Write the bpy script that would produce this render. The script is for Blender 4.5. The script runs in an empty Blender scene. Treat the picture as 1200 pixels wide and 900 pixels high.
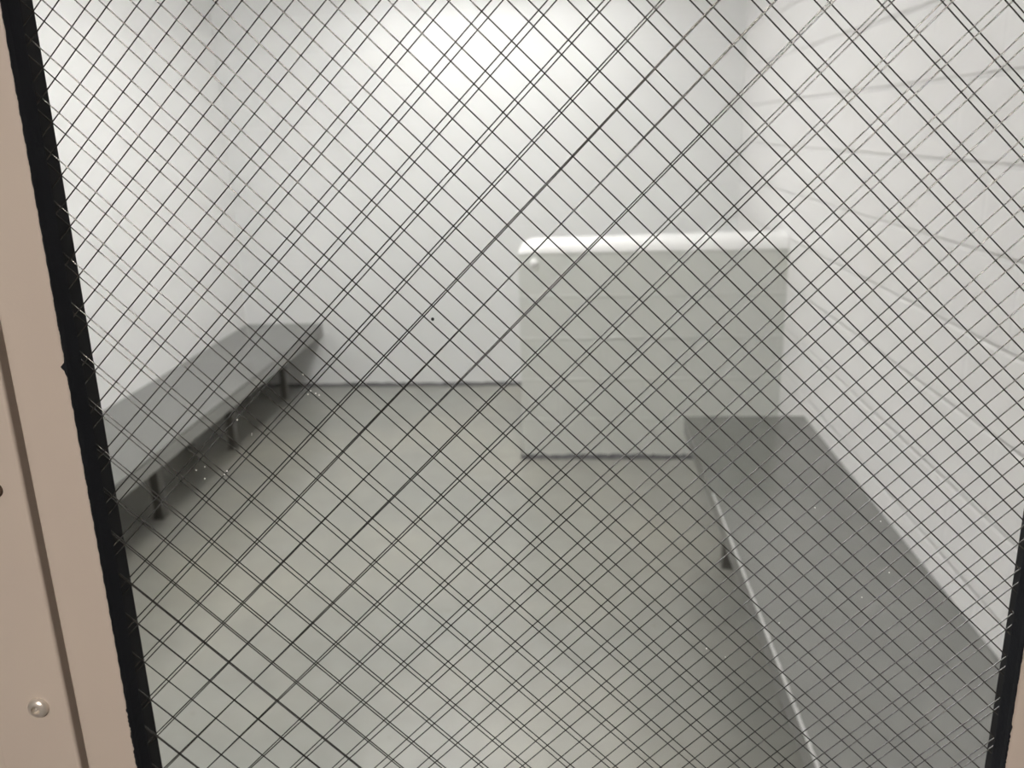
import bpy, bmesh, math, random
from mathutils import Vector, Matrix

S = bpy.context.scene
C = S.collection

# ------------------------------------------------------------------ camera
EYE = 1.570
F_PX, PITCH, YAW, ROLL = 1012.2, 0.2861, 0.0760, -0.0285
cy, sy = math.cos(YAW), math.sin(YAW)
fwd = Vector((-sy * math.cos(PITCH), cy * math.cos(PITCH), -math.sin(PITCH)))
rgt = Vector((cy, sy, 0.0))
upv = rgt.cross(fwd)
cr, sr = math.cos(ROLL), math.sin(ROLL)
R_ = cr * rgt + sr * upv
U_ = -sr * rgt + cr * upv
cam_d = bpy.data.cameras.new('camera')
cam = bpy.data.objects.new('camera', cam_d)
C.objects.link(cam)
cam.matrix_world = Matrix(((R_.x, U_.x, -fwd.x, 0), (R_.y, U_.y, -fwd.y, 0), (R_.z, U_.z, -fwd.z, EYE), (0, 0, 0, 1)))
cam_d.sensor_fit = 'HORIZONTAL'
cam_d.sensor_width = 36.0
cam_d.lens = 36.0 * F_PX / 1200.0
cam_d.clip_start = 0.01
cam_d.clip_end = 50
cam_d.dof.use_dof = True
cam_d.dof.focus_distance = 0.305
cam_d.dof.aperture_fstop = cam_d.lens / 1.7
S.camera = cam

# ------------------------------------------------------------------ world / exposure
CELL_LIGHT = 5.6
CELL_LIGHT_MIDDLE = 29.5
CELL_LIGHT_FRONT = 26.0
CORRIDOR_LIGHT = 146.0
w = bpy.data.worlds.new('world')
S.world = w
w.use_nodes = True
w.node_tree.nodes['Background'].inputs[0].default_value = (0.6, 0.6, 0.6, 1)
w.node_tree.nodes['Background'].inputs[1].default_value = 0.02
S.view_settings.view_transform = 'Standard'
S.view_settings.look = 'None'
S.view_settings.exposure = 0.0
S.view_settings.gamma = 1.0
S.view_settings.use_curve_mapping = False
S.cycles.max_bounces = 10
S.cycles.diffuse_bounces = 7
S.cycles.transparent_max_bounces = 24

# ------------------------------------------------------------------ helpers
def mat(name, col, rough=0.6, metal=0.0, spec=0.5):
    m = bpy.data.materials.new(name)
    m.use_nodes = True
    b = m.node_tree.nodes['Principled BSDF']
    b.inputs['Base Color'].default_value = (*col, 1)
    b.inputs['Roughness'].default_value = rough
    b.inputs['Metallic'].default_value = metal
    b.inputs['Specular IOR Level'].default_value = spec
    return m

def nd(m, t, **kw):
    n = m.node_tree.nodes.new(t)
    for k, v in kw.items():
        setattr(n, k, v)
    return n

def lk(m, a, b):
    m.node_tree.links.new(a, b)

def coords(m):
    return nd(m, 'ShaderNodeNewGeometry').outputs['Position']

def noise(m, scale, detail=3, rough=0.5, vec=None):
    n = nd(m, 'ShaderNodeTexNoise')
    n.inputs['Scale'].default_value = scale
    n.inputs['Detail'].default_value = detail
    n.inputs['Roughness'].default_value = rough
    lk(m, vec if vec is not None else coords(m), n.inputs['Vector'])
    return n.outputs['Fac']

def math_n(m, op, a, b=None, c=None):
    n = nd(m, 'ShaderNodeMath', operation=op)
    for i, x in enumerate((a, b, c)):
        if x is None: continue
        if isinstance(x, (int, float)): n.inputs[i].default_value = x
        else: lk(m, x, n.inputs[i])
    return n.outputs[0]

def ramp(m, fac, stops):
    n = nd(m, 'ShaderNodeValToRGB')
    e = n.color_ramp.elements
    while len(e) < len(stops): e.new(0.5)
    for el, (p, c) in zip(e, stops):
        el.position = p
        el.color = (*c, 1)
    lk(m, fac, n.inputs['Fac'])
    return n.outputs['Color']

def mixc(m, fac, a, b):
    n = nd(m, 'ShaderNodeMix', data_type='RGBA')
    if isinstance(fac, (int, float)): n.inputs['Factor'].default_value = fac
    else: lk(m, fac, n.inputs['Factor'])
    for key, x in ((6, a), (7, b)):
        if isinstance(x, tuple): n.inputs[key].default_value = (*x, 1)
        else: lk(m, x, n.inputs[key])
    return n.outputs[2]

def bsdf(m):
    return m.node_tree.nodes['Principled BSDF']

def bump(m, height, strength, dist):
    n = nd(m, 'ShaderNodeBump')
    n.inputs['Strength'].default_value = strength
    n.inputs['Distance'].default_value = dist
    lk(m, height, n.inputs['Height'])
    lk(m, n.outputs['Normal'], bsdf(m).inputs['Normal'])

def new_bm():
    return bmesh.new()

def box(bm, x0, x1, y0, y1, z0, z1):
    v = [bm.verts.new(p) for p in ((x0, y0, z0), (x1, y0, z0), (x1, y1, z0), (x0, y1, z0),
                                   (x0, y0, z1), (x1, y0, z1), (x1, y1, z1), (x0, y1, z1))]
    for f in ((0, 3, 2, 1), (4, 5, 6, 7), (0, 1, 5, 4), (1, 2, 6, 5), (2, 3, 7, 6), (3, 0, 4, 7)):
        bm.faces.new([v[i] for i in f])
    return v

def ring(bm, ox0, ox1, oz0, oz1, ix0, ix1, iz0, iz1, y0, y1):
    """rectangular picture-frame prism in the XZ plane, from y0 to y1"""
    O = [(ox0, oz0), (ox1, oz0), (ox1, oz1), (ox0, oz1)]
    I = [(ix0, iz0), (ix1, iz0), (ix1, iz1), (ix0, iz1)]
    vs = [[bm.verts.new((x, y, z)) for x, z in P] for y in (y0, y1) for P in (O, I)]
    for i in range(4):
        j = (i + 1) % 4
        bm.faces.new((vs[0][i], vs[0][j], vs[1][j], vs[1][i]))
        bm.faces.new((vs[2][j], vs[2][i], vs[3][i], vs[3][j]))
        bm.faces.new((vs[0][j], vs[0][i], vs[2][i], vs[2][j]))
        bm.faces.new((vs[1][i], vs[1][j], vs[3][j], vs[3][i]))

def obj(name, bm, m, parent=None, bevel=0.0, seg=3, smooth=False, angle=40):
    bmesh.ops.recalc_face_normals(bm, faces=bm.faces[:])
    me = bpy.data.meshes.new(name)
    bm.to_mesh(me)
    bm.free()
    me.materials.append(m)
    o = bpy.data.objects.new(name, me)
    C.objects.link(o)
    if parent: o.parent = parent
    if bevel:
        b = o.modifiers.new('bevel', 'BEVEL')
        b.width = bevel
        b.segments = seg
        b.limit_method = 'ANGLE'
        b.angle_limit = math.radians(angle)
    if smooth:
        for p in me.polygons: p.use_smooth = True
    return o

def struct(o, label=None):
    o['kind'] = 'structure'
    if label: o['label'] = label
    return o

def thing(name, label, cat, loc=(0, 0, 0), group=None):
    o = bpy.data.objects.new(name, None)
    o.empty_display_size = 0.05
    C.objects.link(o)
    o.location = loc
    o['label'] = label
    o['category'] = cat
    if group: o['group'] = group
    return o

# ------------------------------------------------------------------ dimensions (metres)
XL, XR = -2.101, 0.974          # side walls of the cell
YB = 5.303                      # back wall
YF = 0.320                      # cell face of the front wall
YF0 = 0.200                     # corridor face of the front wall
HC = 2.44                       # ceiling
PX, PY, PT = -0.259, 4.012, 0.20  # privacy wall: left end, front face, thickness
COURSE = 0.2032

# ------------------------------------------------------------------ materials
def block_paint(name, zoff, axis, col, groove=1.0):
    m = mat(name, col, 0.38, 0, 0.5)
    sep = nd(m, 'ShaderNodeSeparateXYZ')
    lk(m, coords(m), sep.inputs[0])
    u = sep.outputs[axis]
    z = math_n(m, 'ADD', sep.outputs[2], -zoff + 10 * COURSE)
    zr = math_n(m, 'DIVIDE', z, COURSE)
    row = math_n(m, 'FLOOR', zr)
    fz = math_n(m, 'FRACT', zr)
    dz = math_n(m, 'MULTIPLY', math_n(m, 'MINIMUM', fz, math_n(m, 'SUBTRACT', 1.0, fz)), COURSE)
    par = math_n(m, 'MULTIPLY', math_n(m, 'MODULO', row, 2.0), 0.5)
    fu = math_n(m, 'FRACT', math_n(m, 'ADD', math_n(m, 'DIVIDE', math_n(m, 'ADD', u, 8.0), 2 * COURSE), par))
    du = math_n(m, 'MULTIPLY', math_n(m, 'MINIMUM', fu, math_n(m, 'SUBTRACT', 1.0, fu)), 2 * COURSE)
    def soft(d, wdt):
        s = nd(m, 'ShaderNodeMapRange', interpolation_type='SMOOTHERSTEP')
        s.inputs['From Min'].default_value = 0.0
        s.inputs['From Max'].default_value = wdt
        lk(m, d, s.inputs['Value'])
        return s.outputs[0]
    hz = soft(dz, 0.009)
    hu = math_n(m, 'ADD', math_n(m, 'MULTIPLY', soft(du, 0.010), 0.25), 0.75)
    var = math_n(m, 'ADD', math_n(m, 'MULTIPLY', noise(m, 2.3, 2), 0.9), 0.15)
    gr = math_n(m, 'MULTIPLY', math_n(m, 'MULTIPLY', math_n(m, 'MINIMUM', hz, hu), groove), var)
    pores = noise(m, 55, 4, 0.6)
    waves = noise(m, 5, 2)
    h = math_n(m, 'ADD', gr, math_n(m, 'ADD', math_n(m, 'MULTIPLY', pores, 0.10), math_n(m, 'MULTIPLY', waves, 0.5)))
    bump(m, h, 0.9, 0.004)
    c = ramp(m, noise(m, 1.1, 3, 0.55), [(0.3, tuple(x * 0.96 for x in col)), (0.7, col)])
    stain = ramp(m, noise(m, 3.7, 4, 0.6), [(0.55, (0, 0, 0)), (0.85, (1, 1, 1))])
    c2 = mixc(m, math_n(m, 'MULTIPLY', nd_rgb(m, stain), 0.12), c, (col[0] * 0.95, col[1] * 0.9, col[2] * 0.75))
    lk(m, c2, bsdf(m).inputs['Base Color'])
    return m

def nd_rgb(m, col):
    n = nd(m, 'ShaderNodeRGBToBW')
    lk(m, col, n.inputs[0])
    return n.outputs[0]

WHITE = (0.80, 0.80, 0.79)
M_side = block_paint('painted_block_side', 0.039, 1, (0.80, 0.79, 0.785), 2.4)
M_back = block_paint('painted_block_back', 0.0, 0, (0.80, 0.805, 0.80), 0.5)
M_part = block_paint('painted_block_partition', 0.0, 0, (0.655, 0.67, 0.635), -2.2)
M_left = block_paint('painted_block_left', 0.039, 1, WHITE, 0.12)
M_cap = mat('smooth_white_cap_paint', (0.87, 0.87, 0.86), 0.3)
M_ceil = mat('ceiling_paint', (0.78, 0.78, 0.77), 0.7)

M_floor = mat('sealed_concrete', (0.36, 0.35, 0.30), 0.42, 0, 0.45)
c1 = ramp(M_floor, noise(M_floor, 0.9, 4, 0.55), [(0.32, (0.262, 0.268, 0.247)), (0.5, (0.295, 0.293, 0.262)), (0.68, (0.345, 0.335, 0.285))])
c2 = ramp(M_floor, noise(M_floor, 7, 5, 0.65), [(0.3, (0.90, 0.90, 0.90)), (0.7, (1.05, 1.05, 1.05))])
mx = nd(M_floor, 'ShaderNodeMix', data_type='RGBA', blend_type='MULTIPLY')
mx.inputs['Factor'].default_value = 1.0
lk(M_floor, c1, mx.inputs[6]); lk(M_floor, c2, mx.inputs[7])
spots = ramp(M_floor, noise(M_floor, 26, 2, 0.5), [(0.70, (0, 0, 0)), (0.76, (1, 1, 1))])
lk(M_floor, mixc(M_floor, math_n(M_floor, 'MULTIPLY', nd_rgb(M_floor, spots), 0.25), mx.outputs[2], (0.16, 0.15, 0.12)), bsdf(M_floor).inputs['Base Color'])
lk(M_floor, math_n(M_floor, 'ADD', math_n(M_floor, 'MULTIPLY', noise(M_floor, 3, 3), 0.25), 0.30), bsdf(M_floor).inputs['Roughness'])
bump(M_floor, noise(M_floor, 14, 4), 0.15, 0.003)
b_ = bsdf(M_floor)
b_.inputs['Coat Weight'].default_value = 0.6
b_.inputs['Coat Roughness'].default_value = 0.24
b_.inputs['Coat IOR'].default_value = 1.75

def bench_paint(name, col, metal=0.0):
    m = mat(name, col, 0.36, metal, 0.5)
    c = ramp(m, noise(m, 3.0, 4, 0.6), [(0.3, tuple(x * 0.92 for x in col)), (0.7, tuple(x * 1.08 for x in col))])
    chips = ramp(m, noise(m, 22, 3, 0.55), [(0.735, (0, 0, 0)), (0.76, (1, 1, 1))])
    c = mixc(m, math_n(m, 'MULTIPLY', nd_rgb(m, chips), 0.35), c, (0.45, 0.44, 0.42))
    lk(m, c, bsdf(m).inputs['Base Color'])
    lk(m, math_n(m, 'ADD', math_n(m, 'MULTIPLY', noise(m, 9, 3), 0.12), 0.15 if metal > 0.7 else 0.3), bsdf(m).inputs['Roughness'])
    bump(m, noise(m, 12, 4), 0.08, 0.002)
    return m
M_bench = bench_paint('grey_bench_metal', (0.31, 0.312, 0.30), 0.85)
M_leg = bench_paint('grey_leg_enamel', (0.115, 0.11, 0.10))
M_rail_shaded = bench_paint('shaded_rail_metal', (0.22, 0.22, 0.21), 0.5)  # right bench rail: the shade on its face is put into a darker colour
M_rail_lit = bench_paint('lit_rail_enamel', (0.25, 0.25, 0.235))  # left bench rail: same paint, made paler to carry the light on it
M_worn_highlight = bench_paint('worn_highlight_edge', (0.52, 0.52, 0.51))  # worn seat edge, pale enough to include the light it catches
M_caulk = mat('dirty_caulk', (0.10, 0.10, 0.105), 0.85)
lk(M_caulk, ramp(M_caulk, noise(M_caulk, 18, 4, 0.7), [(0.3, (0.06, 0.06, 0.063)), (0.62, (0.15, 0.15, 0.155)), (0.75, (0.33, 0.33, 0.32))]), bsdf(M_caulk).inputs['Base Color'])
M_plug = mat('white_plug_paint', (0.86, 0.86, 0.85), 0.35)

M_tan = mat('tan_door_enamel', (0.47, 0.405, 0.345), 0.48, 0, 0.45)
lk(M_tan, ramp(M_tan, noise(M_tan, 14, 3, 0.5), [(0.3, (0.46, 0.39, 0.335)), (0.7, (0.485, 0.415, 0.35))]), bsdf(M_tan).inputs['Base Color'])
bump(M_tan, noise(M_tan, 900, 2, 0.5), 0.12, 0.0004)
M_black = mat('black_sealant', (0.006, 0.007, 0.010), 0.7, 0, 0.2)
bump(M_black, noise(M_black, 260, 3, 0.5), 0.4, 0.0006)
M_rubber = mat('black_rubber_gasket', (0.007, 0.007, 0.008), 0.7, 0, 0.2)
M_wire = mat('steel_wire', (0.16, 0.16, 0.155), 0.18, 1.0)
M_screw = mat('nickel_screw', (0.70, 0.64, 0.57), 0.30, 0.6)
M_rust = mat('brown_screw_hole', (0.05, 0.028, 0.015), 0.7)
M_dust = mat('white_dust', (0.75, 0.75, 0.72), 0.9)
M_speck = mat('dark_speck', (0.01, 0.01, 0.01), 0.8)
M_house = mat('lamp_housing', (0.7, 0.7, 0.68), 0.5)
M_corr = mat('corridor_paint', (0.16, 0.14, 0.13), 0.7)
M_corr_floor = mat('corridor_floor', (0.22, 0.20, 0.18), 0.5)
lk(M_corr_floor, ramp(M_corr_floor, noise(M_corr_floor, 2, 3), [(0.3, (0.10, 0.095, 0.09)), (0.7, (0.14, 0.13, 0.12))]), bsdf(M_corr_floor).inputs['Base Color'])

def emis(name, col, s):
    m = bpy.data.materials.new(name)
    m.use_nodes = True
    nt = m.node_tree
    nt.nodes.remove(nt.nodes['Principled BSDF'])
    e = nt.nodes.new('ShaderNodeEmission')
    e.inputs[0].default_value = (*col, 1)
    e.inputs[1].default_value = s
    nt.links.new(e.outputs[0], nt.nodes['Material Output'].inputs[0])
    return m
M_lens = emis('cell_lamp_lens', (1.0, 0.99, 0.98), CELL_LIGHT)
M_lens_m = emis('cell_middle_lamp_lens', (1.0, 0.99, 0.98), CELL_LIGHT_MIDDLE)
M_lens_f = emis('cell_front_lamp_lens', (1.0, 0.99, 0.98), CELL_LIGHT_FRONT)
M_lens2 = emis('corridor_lamp_lens', (1.0, 0.93, 0.86), CORRIDOR_LIGHT)

# glass: transmits straight on, reflects by Fresnel on the faces turned to the viewer
M_glass = bpy.data.materials.new('clear_laminated_glass')
M_glass.use_nodes = True
nt = M_glass.node_tree
nt.nodes.remove(nt.nodes['Principled BSDF'])
tr = nt.nodes.new('ShaderNodeBsdfTransparent'); tr.inputs[0].default_value = (0.99, 0.99, 0.985, 1)
gl = nt.nodes.new('ShaderNodeBsdfGlossy'); gl.inputs['Roughness'].default_value = 0.02
fr = nt.nodes.new('ShaderNodeFresnel'); fr.inputs[0].default_value = 1.5
ge = nt.nodes.new('ShaderNodeNewGeometry')
mu = nt.nodes.new('ShaderNodeMath'); mu.operation = 'SUBTRACT'; mu.inputs[0].default_value = 1.0
nt.links.new(ge.outputs['Backfacing'], mu.inputs[1])
mm = nt.nodes.new('ShaderNodeMath'); mm.operation = 'MULTIPLY'
nt.links.new(mu.outputs[0], mm.inputs[0]); nt.links.new(fr.outputs[0], mm.inputs[1])
ms = nt.nodes.new('ShaderNodeMixShader')
nt.links.new(mm.outputs[0], ms.inputs[0]); nt.links.new(tr.outputs[0], ms.inputs[1]); nt.links.new(gl.outputs[0], ms.inputs[2])
nt.links.new(ms.outputs[0], nt.nodes['Material Output'].inputs[0])

# ------------------------------------------------------------------ room shell
T = 0.15
CX0, CX1, CY0 = -2.6, 2.4, -1.9     # corridor extents
bm = new_bm(); box(bm, XL - T, XR + T, YF0 + 0.10, YB + T, -0.12, 0.0)
struct(obj('floor', bm, M_floor))
bm = new_bm(); box(bm, XL - T, XR + T, YF0, YB + T, HC, HC + 0.12)
struct(obj('ceiling', bm, M_ceil))
bm = new_bm(); box(bm, XL - T, XR + T, YB, YB + T, 0, HC)
struct(obj('wall_back', bm, M_back))
bm = new_bm(); box(bm, XL - T, XL, YF, YB, 0, HC)
struct(obj('wall_left', bm, M_left))
bm = new_bm(); box(bm, XR, XR + T, YF, YB, 0, HC)
struct(obj('wall_right', bm, M_side))
# front wall round the door opening
DX0, DX1, DZ = -0.56, 0.36, 2.06
bm = new_bm()
box(bm, CX0 - T, DX0, YF0, YF, 0, HC)
box(bm, DX1, CX1 + T, YF0, YF, 0, HC)
box(bm, DX0, DX1, YF0, YF, DZ, HC)
struct(obj('wall_front', bm, M_corr))
# corridor on the camera's side
bm = new_bm(); box(bm, CX0 - T, CX1 + T, CY0 - T, YF0 + 0.10, -0.12, 0.0)
struct(obj('floor', bm, M_corr_floor))
bm = new_bm(); box(bm, CX0 - T, CX1 + T, CY0 - T, YF0, HC, HC + 0.12)
struct(obj('ceiling', bm, M_corr))
bm = new_bm(); box(bm, CX0 - T, CX1 + T, CY0 - T, CY0, 0, HC)
struct(obj('wall_corridor', bm, M_corr))
bm = new_bm(); box(bm, CX0 - T, CX0, CY0, YF0, 0, HC)
struct(obj('wall_corridor_left', bm, M_corr))
bm = new_bm(); box(bm, CX1, CX1 + T, CY0, YF0, 0, HC)
struct(obj('wall_corridor_right', bm, M_corr))

# privacy wall: five courses and a rounded cap
ZSH, ZTOP = 1.017, 1.073
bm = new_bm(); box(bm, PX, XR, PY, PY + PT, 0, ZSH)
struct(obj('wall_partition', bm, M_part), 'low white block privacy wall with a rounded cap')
bm = new_bm()
r = ZTOP - ZSH
prof = [(0.0, 0.0)]
for i in range(1, 11):
    a = math.pi / 2 * i / 10
    prof.append((r * (1 - math.cos(a)), r * math.sin(a)))
for i in range(10):
    a = math.pi / 2 * (1 - i / 10)
    prof.append((PT - r * (1 - math.cos(a)), r * math.sin(a)))
prof.append((PT, 0.0))
secs = []
for i in range(11):                       # quarter-round end on the left
    a = math.pi / 2 * i / 10
    f = math.sin(a)
    secs.append([bm.verts.new((PX + 1.5 * r * (1 - math.cos(a)), PY + (PT * 0.5) + (y_ - PT * 0.5) * (0.72 + 0.28 * f), ZSH + z_ * max(f, 0.02))) for y_, z_ in prof])
secs.append([bm.verts.new((XR, PY + y_, ZSH + z_ + 0.012 * (z_ / r))) for y_, z_ in prof])
for a, b in zip(secs, secs[1:]):
    for i in range(len(prof) - 1):
        bm.faces.new((a[i], a[i + 1], b[i + 1], b[i]))
    bm.faces.new((a[0], b[0], b[-1], a[-1]))
bm.faces.new(secs[0]); bm.faces.new(secs[-1])
o = struct(obj('trim_1', bm, M_cap), 'smooth white rounded cap on the low privacy wall')
for p in o.data.polygons: p.use_smooth = True
o.data.set_sharp_from_angle(angle=math.radians(60))

# dirty caulk joints along the floor
def caulk(name, p0, p1, nrm, h0, seed, n=90):
    rnd = random.Random(seed)
    bm = new_bm()
    p0 = Vector(p0); p1 = Vector(p1); nrm = Vector(nrm)
    rows = []
    h = h0
    for i in range(n + 1):
        t = i / n
        h = h0 * (0.75 + 0.5 * rnd.random())
        d = 0.006 + 0.004 * rnd.random()
        b = p0.lerp(p1, t)
        rows.append([bm.verts.new(b + Vector((0, 0, 0.0))), bm.verts.new(b + nrm * (d * 1.6)),
                     bm.verts.new(b + nrm * d + Vector((0, 0, h * 0.45))), bm.verts.new(b + nrm * 0.0008 + Vector((0, 0, h))),
                     bm.verts.new(b + Vector((0, 0, h)))])
    for a, b in zip(rows, rows[1:]):
        for i in range(5):
            j = (i + 1) % 5
            bm.faces.new((a[i], a[j], b[j], b[i]))
    bm.faces.new(rows[0]); bm.faces.new(rows[-1])
    return struct(obj(name, bm, M_caulk, smooth=False))
caulk('baseboard_back', (XL, YB, 0), (XR, YB, 0), (0, -1, 0), 0.019, 1)
caulk('baseboard_partition', (PX - 0.008, PY, 0), (XR, PY, 0), (0, -1, 0), 0.021, 2)
caulk('baseboard_partition_end', (PX, PY - 0.006, 0), (PX, PY + PT, 0), (-1, 0, 0), 0.026, 3, 16)
caulk('baseboard_left', (XL, YF, 0), (XL, YB, 0), (1, 0, 0), 0.015, 4)
caulk('baseboard_right', (XR, YF, 0), (XR, PY, 0), (-1, 0, 0), 0.015, 5)

# ------------------------------------------------------------------ door and its window
WZ0, WZ1 = EYE - 0.400, EYE + 0.300      # glazed height
YG = 0.2910                              # near wire net
YG2 = YG * 1.0360                        # far wire net
Y_FACE = 0.2790                          # corridor face of the glazing frame
bm = new_bm()
ring(bm, DX0 + 0.004, DX1 - 0.004, 0.008, DZ - 0.004, -0.1945, 0.1775, WZ0 - 0.012, WZ1 + 0.012, 0.2865, 0.3145)
struct(obj('door_1', bm, M_tan), 'tan painted steel door around the wired window')
door = bpy.data.objects['door_1']

win = bpy.data.objects.new('window_1', None)
C.objects.link(win)
win.location = (0, YG, WZ0)
win['kind'] = 'structure'
win['label'] = 'wired glass window in the tan steel door'
bpy.context.view_layer.update()
def part(name, bm, m, parent=win, **kw):
    bmesh.ops.translate(bm, verts=bm.verts[:], vec=-Vector(win.location))
    return obj(name, bm, m, parent, **kw)

kx0, kx1 = -0.6342, 0.5666               # image slopes x/y of the black seal's outer edges
sx0, sx1 = kx0 * Y_FACE, kx1 * Y_FACE    # inner edge of the tan stop
gx0, gx1 = -0.7148 * Y_FACE, 0.648 * Y_FACE
# inner tan stop
bm = new_bm()
ring(bm, gx0 + 0.0014, gx1 - 0.0014, WZ0 - 0.022, WZ1 + 0.022, sx0, sx1, WZ0, WZ1, Y_FACE, 0.2864)
part('glazing_stop', bm, M_tan, bevel=0.0014, seg=5)
# outer frame plate with the screws
bm = new_bm()
ring(bm, gx0 - 0.034, gx1 + 0.034, WZ0 - 0.058, WZ1 + 0.058, gx0 - 0.0012, gx1 + 0.0012, WZ0 - 0.0242, WZ1 + 0.0242, Y_FACE - 0.0008, 0.2864)
part('frame_plate', bm, M_tan, bevel=0.0012, seg=3)

# black sealant bead, ragged against the tan stop
rnd = random.Random(7)
def ragged(z):
    e = 0.00010 * math.sin(z * 900) + 0.00016 * (rnd.random() - 0.5)
    if EYE - 0.262 < z < EYE - 0.214: e += 0.0005 * (rnd.random())
    return e
bm = new_bm()
def bead(side):
    yb = Y_FACE - 0.00015
    outer = kx0 * yb if side < 0 else kx1 * yb
    inner = -0.1757 if side < 0 else 0.1572
    n = 900
    rows = []
    for i in range(n + 1):
        z = WZ0 + (WZ1 - WZ0) * i / n
        e = ragged(z)
        zb = z - (EYE - 0.0750)
        if side < 0: e += 0.0017 * math.exp(-(zb / 0.0011) ** 2) + 0.0006 * math.exp(-((zb + 0.0022) / 0.0012) ** 2)
        if side > 0: e *= 0.8
        s = -1 if side < 0 else 1
        xo = outer + s * (e + 0.0001)
        rows.append([bm.verts.new((xo, yb - 0.0001, z)), bm.verts.new((outer - s * 0.0003, yb - 0.0001, z)), bm.verts.new((outer * 0.8 + inner * 0.2 - s * 0.0001, yb + 0.0025, z)),
                     bm.verts.new((inner, 0.2862 + 0.0002 * rnd.random(), z)), bm.verts.new((inner, 0.2869, z)), bm.verts.new((outer, 0.2869, z)), bm.verts.new((xo, yb + 0.0001, z))])
    for a, b in zip(rows, rows[1:]):
        for i in range(7):
            j = (i + 1) % 7
            bm.faces.new((a[i], a[j], b[j], b[i]))
    bm.faces.new(rows[0]); bm.faces.new(rows[-1])
bead(-1); bead(1)
box(bm, sx0, sx1, 0.2830, 0.2869, WZ0 - 0.0002, WZ0 + 0.006)
box(bm, sx0, sx1, 0.2830, 0.2869, WZ1 - 0.006, WZ1 + 0.0002)
part('sealant_bead', bm, M_black)
# rubber channel behind the glass
Y_R = 0.3145
bm = new_bm()
ring(bm, -0.1943, 0.1773, WZ0 - 0.0115, WZ1 + 0.0115, -0.5963 * Y_R, 0.5405 * Y_R, WZ0 - 0.002, WZ1 + 0.002, 0.3062, Y_R)
part('rubber_gasket', bm, M_rubber, bevel=0.0004, seg=2)
# glass
bm = new_bm(); box(bm, -0.1935, 0.1765, 0.2871, 0.3060, WZ0 - 0.011, WZ1 + 0.011)
glass = part('glass_pane', bm, M_glass)

# wire nets: r(k) and its change along the wire, in units of the net's distance
TB, TS = -0.7783, 0.7858
NETS = [
    (YG,  TB, (-0.782065, 0.043590, 0.0, -0.001333, 4.4e-05, -0.002762), range(-6, 40)),
    (YG2, TB, (-0.742388, 0.042555, -1.1e-05, -0.000926, 0.000271, -0.004104), range(-6, 40)),
    (YG2, TS, (-0.738312, 0.042386, -1.2e-05, 0.003372, -0.000142, -0.004243), range(-16, 46)),
    (YG,  TS, (-0.723187, 0.043988, -2e-06, -0.002970, 7e-05, 0.000216), range(-16, 46)),
]
def wire_family(bm, Y, th, p, ks, dy, seed):
    rnd = random.Random(seed)
    ct, st = math.cos(th), math.sin(th)
    x0, x1 = -0.1880, 0.1700
    z0, z1 = WZ0 - EYE - 0.004, WZ1 - EYE + 0.004
    rad = 0.00024
    for k in ks:
        def P(s, bow=True):
            r_ = p[0] + p[1] * k + p[2] * k * k + (p[3] + p[4] * k) * s + (p[5] * s * s if bow else 0.0)
            return Vector(((ct * s - st * r_) * Y, (st * s + ct * r_) * Y))
        A, B = P(-3.0, False), P(3.0, False)
        d = B - A
        t0, t1 = 0.0, 1.0
        ok = True
        for a, dd, lo, hi in ((A.x, d.x, x0, x1), (A.y, d.y, z0, z1)):
            ta, tb = (lo - a) / dd, (hi - a) / dd
            if ta > tb: ta, tb = tb, ta
            t0, t1 = max(t0, ta), min(t1, tb)
        if t1 - t0 < 0.002: continue
        L = d.length
        n = max(2, int((t1 - t0) * L / 0.0063))
        u = d.normalized(); nn = Vector((-u.y, u.x))
        prev = None
        ph = rnd.random() * 6.28
        amp = 0.00002
        for i in range(n + 1):
            t = t0 + (t1 - t0) * i / n
            c = P(-3.0 + 6.0 * t) + nn * (amp * math.sin(ph + i * 0.33))
            c3 = Vector((c.x, Y + dy, EYE + c.y))
            e1 = Vector((nn.x, 0, nn.y)); e2 = Vector((0, 1, 0))
            rg = [bm.verts.new(c3 + rad * (math.cos(a) * e1 + math.sin(a) * e2)) for a in [j * math.pi / 3 for j in range(6)]]
            if prev:
                for j in range(6):
                    f = bm.faces.new((prev[j], prev[(j + 1) % 6], rg[(j + 1) % 6], rg[j])); f.smooth = True
            else: bm.faces.new(rg)
            prev = rg
        bm.faces.new(prev)
bm = new_bm()
wire_family(bm, *NETS[0], 0.00018, 11); wire_family(bm, *NETS[3], -0.00018, 12)
o = part('wire_mesh', bm, M_wire)
o['label'] = 'near net of crossed steel wires in the glass'
bm = new_bm()
wire_family(bm, *NETS[1], 0.00018, 13); wire_family(bm, *NETS[2], -0.00018, 14)
o = part('wire_mesh', bm, M_wire)
o['label'] = 'far net of crossed steel wires in the glass'

def pix(px, py, y):
    """point on the plane y = const of the window that the photo shows at (px, py)"""
    d = fwd + R_ * ((px - 600) / F_PX) - U_ * ((py - 450) / F_PX)
    t = y / d.y
    return Vector((d.x * t, y, EYE + d.z * t))

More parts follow.
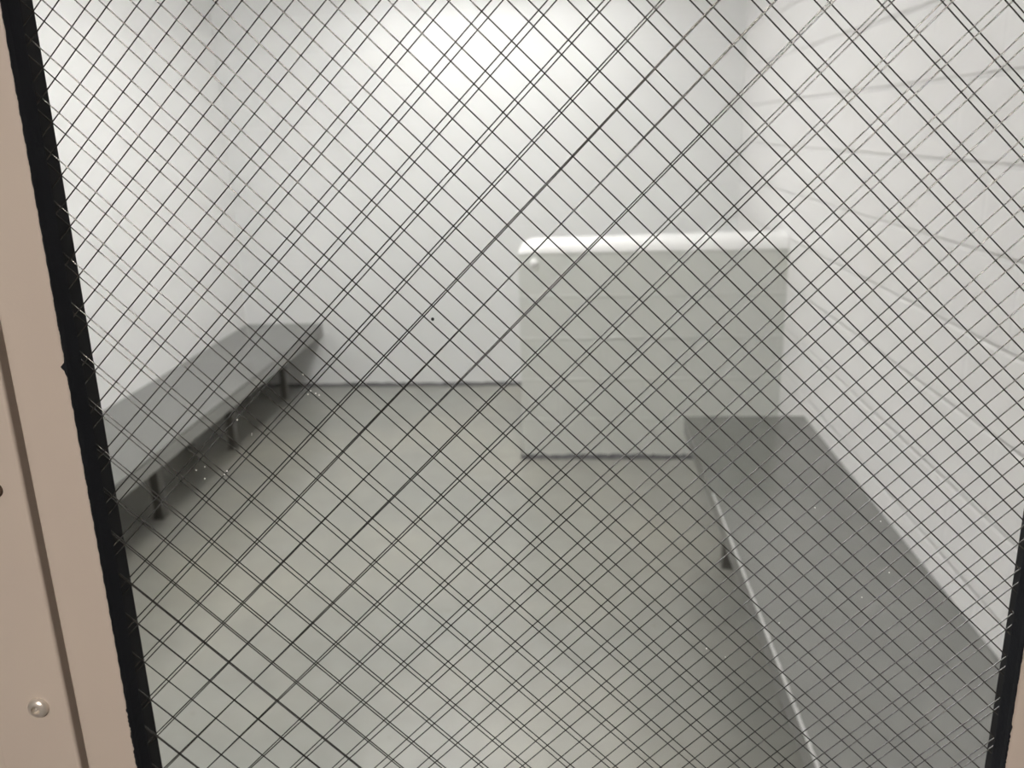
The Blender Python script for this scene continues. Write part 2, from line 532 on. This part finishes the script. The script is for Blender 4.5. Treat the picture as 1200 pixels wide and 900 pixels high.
# dust on the glass (uncountable) and one dark speck
bm = new_bm()
rnd = random.Random(5)
DUST = [(355, 439), (364, 458), (370, 461), (374, 463), (361, 462), (278, 492), (295, 510), (230, 551), (240, 561), (263, 556),
        (266, 552), (295, 508), (240, 547), (1032, 611), (1010, 700), (955, 595), (913, 730), (850, 770), (1042, 671), (828, 760)]
for (a, b) in DUST:
    p = pix(a, b, 0.28702)
    bmesh.ops.create_uvsphere(bm, u_segments=6, v_segments=4, radius=0.00022 + 0.00016 * rnd.random(), matrix=Matrix.Translation(p))
dz = part('dust', bm, M_dust, parent=win)
dz['kind'] = 'stuff'
bm = new_bm()
bmesh.ops.create_uvsphere(bm, u_segments=10, v_segments=6, radius=0.00060, matrix=Matrix.Translation(pix(507, 374, 0.28702)) @ Matrix.Diagonal((1, 0.4, 1, 1)))
part('dirt_speck', bm, M_speck)['label'] = 'tiny dark speck on the glass'

# screws of the frame plate
def lathe(bm, prof, c, seg=28):
    """prof: (radius, y) pairs; axis along y through c (x, z)"""
    rings = []
    for r_, y_ in prof:
        if r_ < 1e-7:
            rings.append([bm.verts.new((c[0], y_, c[1]))])
        else:
            rings.append([bm.verts.new((c[0] + r_ * math.cos(2 * math.pi * i / seg), y_, c[1] + r_ * math.sin(2 * math.pi * i / seg))) for i in range(seg)])
    for a, b in zip(rings, rings[1:]):
        for i in range(seg):
            j = (i + 1) % seg
            if len(a) == 1: bm.faces.new((a[0], b[j], b[i]))
            elif len(b) == 1: bm.faces.new((a[i], a[j], b[0]))
            else: bm.faces.new((a[i], a[j], b[j], b[i]))
yf = Y_FACE - 0.0008
sp = pix(46, 828, yf)
cxs, czs = sp.x, sp.z
bm = new_bm()
lathe(bm, [(0.0041, yf), (0.0041, yf - 0.0012), (0.0038, yf - 0.0017), (0.0032, yf - 0.0023), (0.0024, yf - 0.0026), (0.0018, yf - 0.0027),
           (0.0018, yf - 0.0026), (0.0018, yf - 0.0004), (0.0007, yf - 0.0004), (0.0007, yf - 0.0020), (0.0005, yf - 0.0022), (0.0, yf - 0.0022)], (cxs, czs), 32)
s_ = part('screw', bm, M_screw, smooth=True)
s_['label'] = 'shiny domed security screw with a pin socket'
s_.data.set_sharp_from_angle(angle=math.radians(50))
sp = pix(-6, 574, yf)
bm = new_bm()
lathe(bm, [(0.0031, yf - 0.00004), (0.0031, yf - 0.0003), (0.0026, yf - 0.0007), (0.0018, yf - 0.0003), (0.0, yf - 0.00015)], (sp.x, sp.z), 24)
part('screw', bm, M_rust, smooth=True)['label'] = 'dark rusted screw at the edge of the frame'

# ------------------------------------------------------------------ benches
def bench(name, label, x0, x1, y0, y1, h, front, legs, worn, rail):
    """front = +1 when the open long side looks to +x, -1 when it looks to -x"""
    root = thing(name, label, 'bench', ((x0 + x1) / 2, (y0 + y1) / 2, 0))
    off = Vector(root.location)
    def add(nm, bm, m, **kw):
        bmesh.ops.translate(bm, verts=bm.verts[:], vec=-off)
        return obj(nm, bm, m, root, **kw)
    bm = new_bm(); box(bm, x0, x1, y0, y1, h - 0.014, h)
    add('seat', bm, M_bench, bevel=0.004, seg=3)
    xf = x1 if front > 0 else x0
    a, b = (xf - 0.035, xf - 0.002) if front > 0 else (xf + 0.002, xf + 0.035)
    bm = new_bm(); box(bm, a, b, y0 + 0.002, y1 - 0.002, h - 0.072, h - 0.0145)
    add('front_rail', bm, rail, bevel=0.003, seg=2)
    a, b = (x0 + 0.002, x0 + 0.035) if front > 0 else (x1 - 0.035, x1 - 0.002)
    bm = new_bm(); box(bm, a, b, y0 + 0.002, y1 - 0.002, h - 0.072, h - 0.0145)
    add('rear_rail', bm, M_bench, bevel=0.003, seg=2)
    if worn:
        # strip along the seat's front edge: worn paint, with the edge's highlight coloured in
        bm = new_bm()
        rnd = random.Random(3)
        n = 160
        rows = []
        for i in range(n + 1):
            y = y0 + 0.02 + (worn - y0 - 0.02) * i / n
            wdt = 0.0012 + 0.0022 * rnd.random()
            fade = min(1.0, (worn - y) / 0.5 + 0.12)
            wdt *= fade
            xe = xf
            rows.append([bm.verts.new((xe - front * (0.0030 + wdt), y, h + 0.0003)), bm.verts.new((xe - front * 0.0029, y, h + 0.0004)),
                         bm.verts.new((xe - front * 0.0008, y, h - 0.0007)), bm.verts.new((xe + front * 0.0003, y, h - 0.0040)),
                         bm.verts.new((xe + front * 0.0003, y, h - 0.0055))])
        for p, q in zip(rows, rows[1:]):
            for i in range(4): bm.faces.new((p[i], p[i + 1], q[i + 1], q[i]))
        e = add('worn_highlight_strip', bm, M_worn_highlight)
        e['label'] = 'pale worn front edge of the seat with a painted highlight'
    for ly, leg_in in legs:
        xl = xf - front * leg_in
        bm = new_bm()
        box(bm, xl - 0.019, xl + 0.019, ly - 0.025, ly + 0.025, 0.006, h - 0.0145)
        lg = add('leg', bm, M_leg, bevel=0.003, seg=2)
        bm = new_bm()
        box(bm, xl - 0.024, xl + 0.024, ly - 0.032, ly + 0.032, 0.0, 0.006)
        fp = obj('foot_plate', bm_shift(bm, off), M_leg, lg)
        # rear leg by the wall
        xr = (x0 + 0.06) if front > 0 else (x1 - 0.06)
        bm = new_bm()
        box(bm, xr - 0.019, xr + 0.019, ly - 0.025, ly + 0.025, 0.0, h - 0.0145)
        add('leg', bm, M_leg, bevel=0.003, seg=2)
        bm = new_bm()
        lo, hi = sorted((xl, xr))
        box(bm, lo + 0.019, hi - 0.019, ly - 0.018, ly + 0.018, h - 0.052, h - 0.0147)
        add('cross_bar', bm, M_leg)
    return root
def bm_shift(bm, off):
    bmesh.ops.translate(bm, verts=bm.verts[:], vec=-off)
    return bm
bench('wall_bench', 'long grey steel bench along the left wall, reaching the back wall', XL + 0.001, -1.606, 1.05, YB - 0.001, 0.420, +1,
      [(y, 0.19) for y in (5.02, 4.165, 3.327, 2.49, 1.65)], None, M_rail_lit)
bench('wall_bench', 'grey steel bench on the right with a free far end and worn front edge with a painted highlight', 0.463, XR - 0.001, 0.60, 3.567, 0.368, -1,
      [(2.93, 0.092), (2.09, 0.13), (1.25, 0.13)], 2.75, M_rail_shaded)

# ------------------------------------------------------------------ small white plugs on the walls
def plug(label, x, y, z, r_):
    bm = new_bm()
    lathe(bm, [(r_, 0), (r_, -0.003), (r_ * 0.8, -0.007), (r_ * 0.4, -0.009), (0, -0.0095)], (0, 0), 20)
    o = obj('wall_plug', bm, M_plug, smooth=True)
    o.location = (x, y, z)
    o['label'] = label
    o['category'] = 'wall plug'
    return o
plug('small white plug on the low privacy wall near its top left corner', -0.186, PY, 0.973, 0.017)
plug('small white plug on the back wall beside the left bench end', -1.590, YB, 0.356, 0.010)
plug('small white plug high on the back wall above the privacy wall', 0.385, YB, 2.165, 0.014)

# ------------------------------------------------------------------ lamps
def cell_lamp(label, x, y, hx, hy, lens_mat, drop=0.0):
    t = thing('ceiling_lamp', label, 'lamp', (x, y, HC))
    bm = new_bm()
    box(bm, -hx - 0.03, hx + 0.03, -hy - 0.03, hy + 0.03, -0.02, 0.0)
    if not drop:
        for a in ((-hx - 0.03, -hx, -hy - 0.03, hy + 0.03), (hx, hx + 0.03, -hy - 0.03, hy + 0.03), (-hx, hx, -hy - 0.03, -hy), (-hx, hx, hy, hy + 0.03)):
            box(bm, *a, -0.07, -0.0202)
    obj('housing', bm, M_house, t)
    bm = new_bm(); box(bm, -hx + 0.001, hx - 0.001, -hy + 0.001, hy - 0.001, -0.066 - drop, -0.021)
    obj('lens', bm, lens_mat, t, bevel=0.01)
cell_lamp('white ceiling lamp of the cell beside the back wall', -0.45, 4.85, 0.80, 0.14, M_lens)
cell_lamp('square white ceiling lamp of the cell above the left bench', -0.72, 3.60, 0.24, 0.24, M_lens_m, 0.07)
cell_lamp('long white ceiling lamp of the cell near the door', -1.25, 1.15, 0.50, 0.14, M_lens_f, 0.04)
lamp2 = thing('ceiling_lamp', 'white lamp on the corridor ceiling', 'lamp', (-0.03, -1.15, HC))
bm = new_bm(); box(bm, -0.43, 0.43, -0.09, 0.09, -0.03, 0.0)
obj('housing', bm, M_house, lamp2, bevel=0.004)
bm = new_bm(); box(bm, -0.40, 0.40, -0.05, 0.05, -0.06, -0.031)
obj('lens', bm, M_lens2, lamp2, bevel=0.008)
